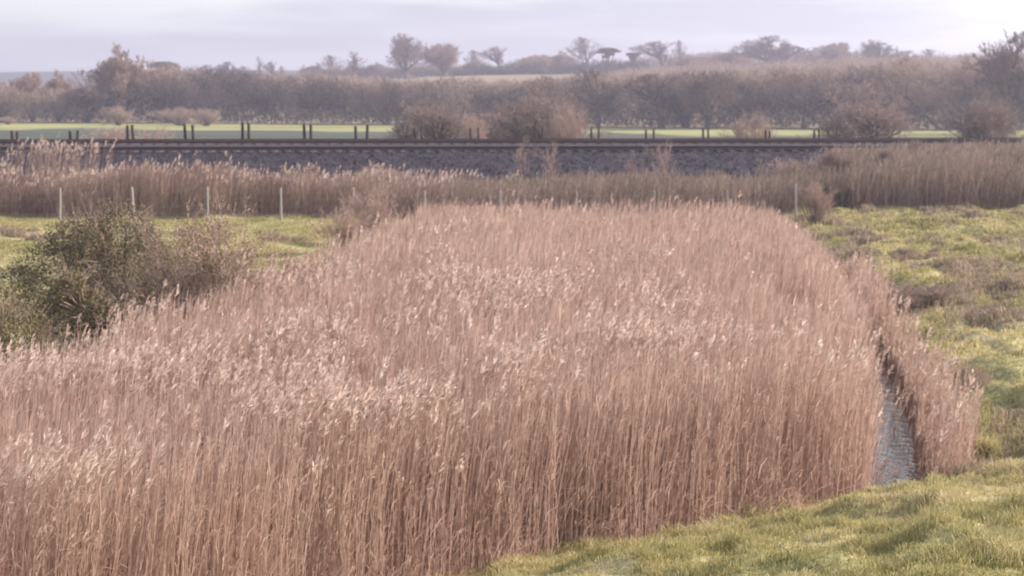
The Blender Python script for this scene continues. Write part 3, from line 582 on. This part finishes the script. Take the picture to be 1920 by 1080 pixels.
# skyline on the hill
for a_ in [
 ('oak', 'large open bare tree with forked trunk left of the dark hilltop hedge', 768, 66, 92, 600, 1),
 ('round', 'wide bushy bare crown touching the right side of the forked skyline tree', 825, 84, 85, 620, 2),
 ('round', 'low rounded skyline crown just left of the forked tree', 705, 120, 40, 640, 1),
 ('poplar', 'broad upright bare tree on the skyline left of the forked tree', 660, 97, 42, 620, 1),
 ('airy', 'thin bare tree with scraggly top left of the broad upright tree', 622, 104, 50, 640, 1),
 ('round', 'low dense clump on the skyline at the left end of the rising hill', 585, 124, 46, 640, 2),
 ('poplar', 'narrow spire shaped bare tree alone on the left skyline', 486, 106, 20, 620, 1),
 ('airy', 'small thin tree immediately right of the narrow spire tree', 506, 116, 26, 640, 2),
 ('airy', 'tiny faint tree standing in the skyline gap right of the spire tree', 529, 124, 18, 660, 1),
 ('oak', 'rounded bare crown on the left skyline with airy branches', 426, 117, 46, 600, 2),
 ('airy', 'sparse bare tree left of the rounded crown on the left skyline', 388, 122, 40, 620, 2),
 ('airy', 'faint sparse tree right of the rounded crown on the left skyline', 458, 124, 34, 640, 1),
 ('airy', 'small pinkish bare tree above the left end of the dark hilltop hedge', 890, 94, 36, 660, 1),
 ('airy', 'slender open bare tree above the middle of the dark hilltop hedge', 926, 88, 52, 660, 2),
 ('round', 'dark rounded low crown behind the hilltop hedge', 892, 113, 46, 650, 1),
 ('round', 'broad low brown crown above the right end of the hilltop hedge', 1005, 104, 76, 650, 2),
 ('round', 'low brown crown between the broad low crown and the tall thin tree', 1055, 100, 60, 655, 1),
 ('airy', 'tall thin bare tree fanning out just left of the flat topped pine', 1095, 70, 62, 600, 1),
 ('airy', 'pale tall bare tree right of the small pine on the skyline', 1225, 78, 80, 620, 2),
 ('airy', 'very faint upright bare tree right of the pale tall skyline tree', 1275, 76, 26, 640, 1),
 ('round', 'dense brown crown on the skyline right of centre', 1300, 108, 90, 630, 2),
 ('round', 'brown crown on the left shoulder of the great domed oak', 1370, 96, 80, 620, 1),
 ('oak', 'great domed oak with open arching branches on the right skyline', 1442, 70, 120, 600, 2),
 ('round', 'dense dark oval crown between the domed oak and the flat crowned tree', 1562, 82, 76, 620, 2),
 ('oak', 'bare crown filling the gap right of the domed oak', 1515, 92, 60, 640, 1),
 ('oak', 'flat crowned tree sweeping down to the right on the right skyline', 1650, 77, 88, 600, 1),
 ('oak', 'small low tree tucked below the right end of the flat crowned tree', 1700, 96, 60, 610, 2),
 ('airy', 'thin faint tree left of the skyline dip on the right', 1745, 92, 54, 640, 1),
 ('oak', 'small dark umbrella shaped tree in the skyline dip on the right', 1822, 102, 56, 600, 1)]:
    put(a_[0], a_[1], *a_[2:6], group=SKL, seed=a_[6])
put('pine', 'dark flat topped pine on the centre skyline', 1141, 90, 44, 600, group=SKL, seed=1)
put('pine', 'smaller dark pine to the right of the flat topped pine', 1187, 99, 34, 620, group=SKL, seed=1, rz=2.0)
put('pine', 'dark evergreen crown poking above the trees on the left skyline', 306, 116, 56, 560, group=SKL, seed=1, rz=1)
# hedgerow trees and bushes across the field
for a_ in [
 ('round', 'tall pale rounded tree standing highest in the left hedgerow', 226, 100, 110, 325, 1),
 ('round', 'pale brown slope of crown right of the tallest left hedgerow tree', 300, 125, 90, 335, 2),
 ('round', 'domed bare tree second from the left edge of the hedgerow', 50, 140, 66, 335, 2),
 ('round', 'pointed bare tree left of the tallest hedgerow tree', 110, 142, 62, 335, 1),
 ('round', 'bare tree cut by the left edge of the photo', 2, 156, 60, 330, 1),
 ('airy', 'bare tree with dark trunk below the pointed hedgerow tree', 148, 165, 70, 322, 2),
 ('arch', 'dark tree with a trunk arching to the left below the forked skyline tree', 705, 158, 110, 318, 1),
 ('airy', 'open forked bare tree below the flat topped pine', 1112, 132, 120, 318, 1),
 ('airy', 'bare tree with dark lean trunk left of the two forked trunks', 1215, 140, 110, 318, 2),
 ('oak', 'large bare hedgerow tree with a V shaped trunk under the skyline dip', 1338, 138, 130, 318, 1),
 ('airy', 'bare tree with high branches below the great domed oak', 1500, 140, 100, 322, 1),
 ('round', 'grey brown tree mass with upright twigs right of the high branched tree', 1600, 150, 130, 326, 2),
 ('arch', 'wide bare tree whose long limb sweeps left above the dark hedge', 1740, 150, 170, 318, 1),
 ('round', 'broad brown crown rising behind the sweeping limb', 1700, 122, 190, 335, 1),
 ('round', 'low wide brown crown between the two forked hedgerow trees', 1270, 146, 120, 332, 2),
 ('round', 'low brown crown between the V shaped trunk and the high branched tree', 1425, 142, 120, 332, 1),
 ('round', 'low grey brown crown just left of the open forked tree below the pine', 1035, 160, 120, 332, 1),
 ('oak', 'tall bare tree leaning into the right edge of the photo', 1905, 66, 150, 300, 2),
 ('round', 'brown hedgerow crown left of the right edge tree', 1820, 130, 120, 330, 2)]:
    put(a_[0], a_[1], *a_[2:6], group=HDG, seed=a_[6])
for a_ in [
 ('shrub', 'small pale bush in front of the hedgerow under the tallest left tree', 220, 200, 56, 300, 1),
 ('shrub', 'pale wide bush in front of the dark hedgerow, left of its neighbour', 326, 203, 74, 300, 2),
 ('shrub', 'pale round bush at the right of the pair by the dark hedgerow', 386, 205, 52, 300, 1),
 ('shrub', 'small pale bush at the left edge of the green field', 10, 219, 34, 300, 2)]:
    put(a_[0], a_[1], *a_[2:6], group='pale bushes at the field edge', seed=a_[6])
for a_ in [
 ('shrub', 'low purplish shrub behind the tracks near the third post pair', 215, 240, 120, 112, 1),
 ('shrub', 'low pale shrub behind the tracks right of the third post pair', 290, 243, 70, 112, 2),
 ('thorn', 'bare spreading bush beyond the railway right of the seventh post pair', 815, 186, 170, 125, 1),
 ('thorn', 'low bare bush filling the gap between the two central bushes', 925, 200, 130, 128, 2),
 ('shrub', 'small rounded pale bush in front of the two large central bushes', 885, 218, 62, 114, 1),
 ('thorn', 'largest bare twiggy bush beyond the railway at the centre', 1020, 166, 215, 122, 2),
 ('shrub', 'pale thin bush at the right foot of the largest central bush', 1060, 200, 70, 116, 2),
 ('shrub', 'rounded pale bush beyond the railway near the fourteenth post pair', 1408, 213, 84, 114, 2),
 ('thorn', 'bare spreading tree with short trunk just beyond the railway at right', 1628, 178, 190, 122, 1),
 ('thorn', 'bare bushy tree beyond the railway close to the right edge', 1850, 175, 150, 130, 2)]:
    put(a_[0], a_[1], *a_[2:6], group=RLY, seed=a_[6])
# trackside plants on our side
for a_ in [
 ('sapling', 'thin grey sapling poking above the rails at the centre', 985, 258, 48, 84, 1),
 ('sapling', 'smaller grey sapling right of the one above the rails', 1030, 268, 46, 84, 2),
 ('sapling', 'sparse sapling reaching the rails right of centre', 1240, 262, 60, 84, 2),
 ('sapling', 'faint small sapling on the ballast slope left of the sparse one', 1190, 284, 40, 84, 1),
 ('shrub', 'low brown shrub at the right end of the ballast slope', 1480, 300, 120, 82, 1),
 ('shrub', 'pale forked bare shrub beside the last concrete fence post', 1528, 345, 70, 66, 1),
 ('shrub', 'grey bare shrub at the left corner of the reed bed near the fence', 690, 355, 100, 58, 2),
 ('shrub', 'low grey shrub at the left edge of the reed bed', 645, 395, 90, 54, 1)]:
    put(a_[0], a_[1], *a_[2:6], seed=a_[6])
BR = 'brown thickets right of the concrete posts'
def brush(s_):
    rg = np.random.default_rng(s_ + 40); lm = [(rg.uniform(-1.9, 1.9), rg.uniform(-.5, .5), h_, rg.uniform(.35, .8), rg.uniform(.4, .9)) for h_ in rg.uniform(.4, 1.5, 11)]
    return leafy('thicket_bush', '', 'thicket', lm, 5000, .03, [M['olive'], M['thorn']], M['bark'], s_, twigs=15000)
K['brush'] = brush
for px_, pt_, w_, d_, lab, sd_ in ((1610, 284, 150, 75, 'tall brown thicket just right of the last concrete post', 1), (1700, 272, 190, 81, 'brown thicket second to the right of the last post', 2), (1800, 278, 200, 82, 'thicket third to the right along the foot of the railway', 1),
                              (1905, 274, 180, 81, 'thicket cut by the right edge below the railway', 2), (1545, 296, 110, 82, 'small thicket where the bare ballast slope ends', 2), (1690, 335, 170, 75, 'low dark thicket in front, above the start of the right pasture', 2), (1790, 328, 170, 76, 'low dark thicket in front, second to the right', 1), (1890, 322, 170, 77, 'low dark thicket in front, cut by the right edge', 2)):
    put('brush', lab, px_, pt_, w_, d_, group=BR, seed=sd_)
put('brush', 'dark low bush between the last post and the tall thicket', 1575, 350, 70, 71, seed=1)

# the big bush at the left, its bare right-hand neighbour and the small olive bush in front
t, dm = leafy('evergreen_bush', 'large dark green bush on the left behind the reeds', 'bush',
    [(-.6, 0, 1.2, 1.15, 1.0), (-1.5, 0, .85, .9, .85), (.3, -.1, 1.45, 1.15, 1.15), (.9, .1, 1.1, 1.1, 1.0), (-.1, -.4, .7, 1.1, .8), (1.5, 0, .9, .9, .75), (-.4, 0, 1.9, .7, .5), (.5, .1, 2.1, .65, .45)], 60000, .020, [M['dark'], M['pink']], M['bark'], 3, twigs=1100)
d_ = 33; x_, zt = at_d(185, 398, d_); t.location = (x_, d_, -.1); k_ = (zt + .1) / dm[1]; wk = 400 / FPX * d_ / dm[0]; t.scale = (wk, wk, k_)
t, dm = leafy('ochre_bush', 'small ochre leaved clump in front of the big dark bush', 'bush', [(0, 0, .9, .5, .35), (.45, 0, .75, .4, .3), (-.3, 0, 1.2, .35, .25)], 6000, .026, [M['olive'], M['pink']], M['bark'], 5, twigs=500)
d_ = 29; x_, zt = at_d(165, 515, d_); t.location = (x_, d_, -.1); k_ = (zt + .1) / dm[1]; t.scale = (1.0, 1.0, k_)
t, dm = leafy('olive_bush', 'low olive bush at the left edge in front of the big dark bush', 'bush', [(0, 0, .9, 1.0, .8), (.7, 0, .6, .7, .6), (-.8, 0, 1.0, .9, .8)], 22000, .022, [M['olive'], M['pink']], M['bark'], 6, twigs=900)
d_ = 24.5; x_, zt = at_d(10, 565, d_); t.location = (x_, d_, -.1); k_ = (zt + .1) / dm[1]; t.scale = (.85, .85, k_)
t, dm = plant('bare_shrub', 'sprawling bare olive brown shrub right of the big dark bush', 'shrub', grow(77, shrub_stems(30, 1.4, 1.7, .035, 5), [(8, .6, 40, .1, .5, .1), (7, .6, 42, .1, .5), (6, .6, 42, .05, .6)]), 1, M['pink'], M['bark'], .0042, leaves=(26000, .017, M['olive']))
d_ = 31; x_, zt = at_d(400, 410, d_); t.location = (x_, d_, -.1); t.scale = (370 / FPX * d_ / dm[0],) * 2 + ((zt + .1) / dm[1],)
t, dm = plant('bare_shrub', 'thin straggling twigs rising from the top of the big dark bush', 'shrub', grow(78, shrub_stems(12, .6, 2.0, .03, 6), [(6, .6, 36, .3, .5, .2), (5, .6, 40, .2, .5), (4, .6, 40, .05, .6)]), 1, M['pink'], M['bark'], .003)
d_ = 34; x_, zt = at_d(175, 372, d_); t.location = (x_, d_, -.1); t.scale = (150 / FPX * d_ / dm[0],) * 2 + ((zt + .1) / dm[1],)

# ------------------------------------------------------------------ hedgerow mass and hilltop hedge (read as one mass)
def thicket(name, label, prof, d0, depth, dens, size, dark, seed=0, tops=.5):
    rg = np.random.default_rng(seed); pxs = [p_[0] for p_ in prof]; tops_y = [p_[1] for p_ in prof]; g = Geo()
    n_ = dens; px_ = rg.uniform(pxs[0], pxs[-1], n_); dd = (belt_d(px_) + (d0 - 322) if d0 < 400 else d0) + rg.uniform(0, depth, n_); rel = dd - dd.min() if 0 else None; xx = (px_ - 960) / FPX * dd
    lump = fbm(px_ * .035, dd * .25, seed + 3); ty = np.interp(px_, pxs, tops_y) - (lump - .5) * 34
    zt = CAMZ + (180 - ty) / FPX * dd * 1.0; zb = terrain(xx, dd); H = np.maximum(zt - zb, 1.0)
    fr = rg.random(n_) ** .75; z = zb + H * fr
    p = np.stack([xx, dd, z], 1); dr = unit(rg.normal(size=(n_, 3)) * np.array([.7, .7, .6]) + np.array([0, 0, .8])); ln = rg.uniform(.5, 1.5, n_) * size
    dk = np.clip(np.interp(px_, [q_[0] for q_ in dark], [q_[1] for q_ in dark]) + (fbm(px_ * .022, z * .25, seed + 9) - .5) * 1.6 + (.42 - fr) * .55, 0, 1)  # evergreen patches, plus shade painted in towards the base
    a = np.clip(.85 - dk * .75 + rg.normal(0, .12, n_) + (fr - .5) * .25, 0, 1)  # upper twigs paler: sunlit tops put into the colour
    g.ribbon(p, p + dr * ln[:, None], .045 * size, .015 * size, a)
    q_ = rg.random(n_) < dk; P = p[q_]; u = unit(rg.normal(size=P.shape)) * .22 * size; v = unit(rg.normal(size=P.shape)) * .16 * size; g.quads(np.stack([P - u, P - v, P + u, P + v], 1), a[q_])
    return tag(g.build(name, M['thick']), label, 'hedgerow', kind='stuff')
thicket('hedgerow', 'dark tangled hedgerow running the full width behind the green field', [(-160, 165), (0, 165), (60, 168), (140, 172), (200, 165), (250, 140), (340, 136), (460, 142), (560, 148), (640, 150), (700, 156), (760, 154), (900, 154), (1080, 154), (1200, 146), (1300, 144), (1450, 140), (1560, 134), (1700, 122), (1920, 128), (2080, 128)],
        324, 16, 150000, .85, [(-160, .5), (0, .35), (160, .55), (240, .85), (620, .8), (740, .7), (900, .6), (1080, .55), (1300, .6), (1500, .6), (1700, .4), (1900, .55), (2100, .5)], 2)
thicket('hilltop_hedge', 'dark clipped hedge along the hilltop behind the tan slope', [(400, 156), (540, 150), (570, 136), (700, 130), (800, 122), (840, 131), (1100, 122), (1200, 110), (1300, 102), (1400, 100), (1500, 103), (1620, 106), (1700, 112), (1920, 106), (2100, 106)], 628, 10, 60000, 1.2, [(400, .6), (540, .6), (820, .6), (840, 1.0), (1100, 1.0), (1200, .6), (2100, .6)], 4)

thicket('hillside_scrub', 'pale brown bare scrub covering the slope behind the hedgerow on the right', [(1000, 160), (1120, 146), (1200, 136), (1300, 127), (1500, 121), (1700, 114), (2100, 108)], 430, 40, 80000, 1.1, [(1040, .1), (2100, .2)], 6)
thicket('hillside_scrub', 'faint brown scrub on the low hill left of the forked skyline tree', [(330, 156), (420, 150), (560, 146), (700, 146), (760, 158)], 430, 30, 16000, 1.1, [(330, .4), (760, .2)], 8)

# ------------------------------------------------------------------ haze
g = Geo(); g.box((0, 1100, -6), (3900, 3800, 75)); 
hm = bpy.data.materials.new('haze'); hm.use_nodes = True; n = hm.node_tree.nodes; l = hm.node_tree.links; n.clear(); o_ = n.new('ShaderNodeOutputMaterial'); pv_ = n.new('ShaderNodeVolumePrincipled')
pv_.inputs['Color'].default_value = (.78, .77, .97, 1); pv_.inputs['Density'].default_value = .0007; pv_.inputs['Anisotropy'].default_value = .35; l.new(pv_.outputs[0], o_.inputs['Volume'])
tag(g.build('haze', hm), 'pale lavender haze in the air over the marsh', 'haze', kind='stuff')
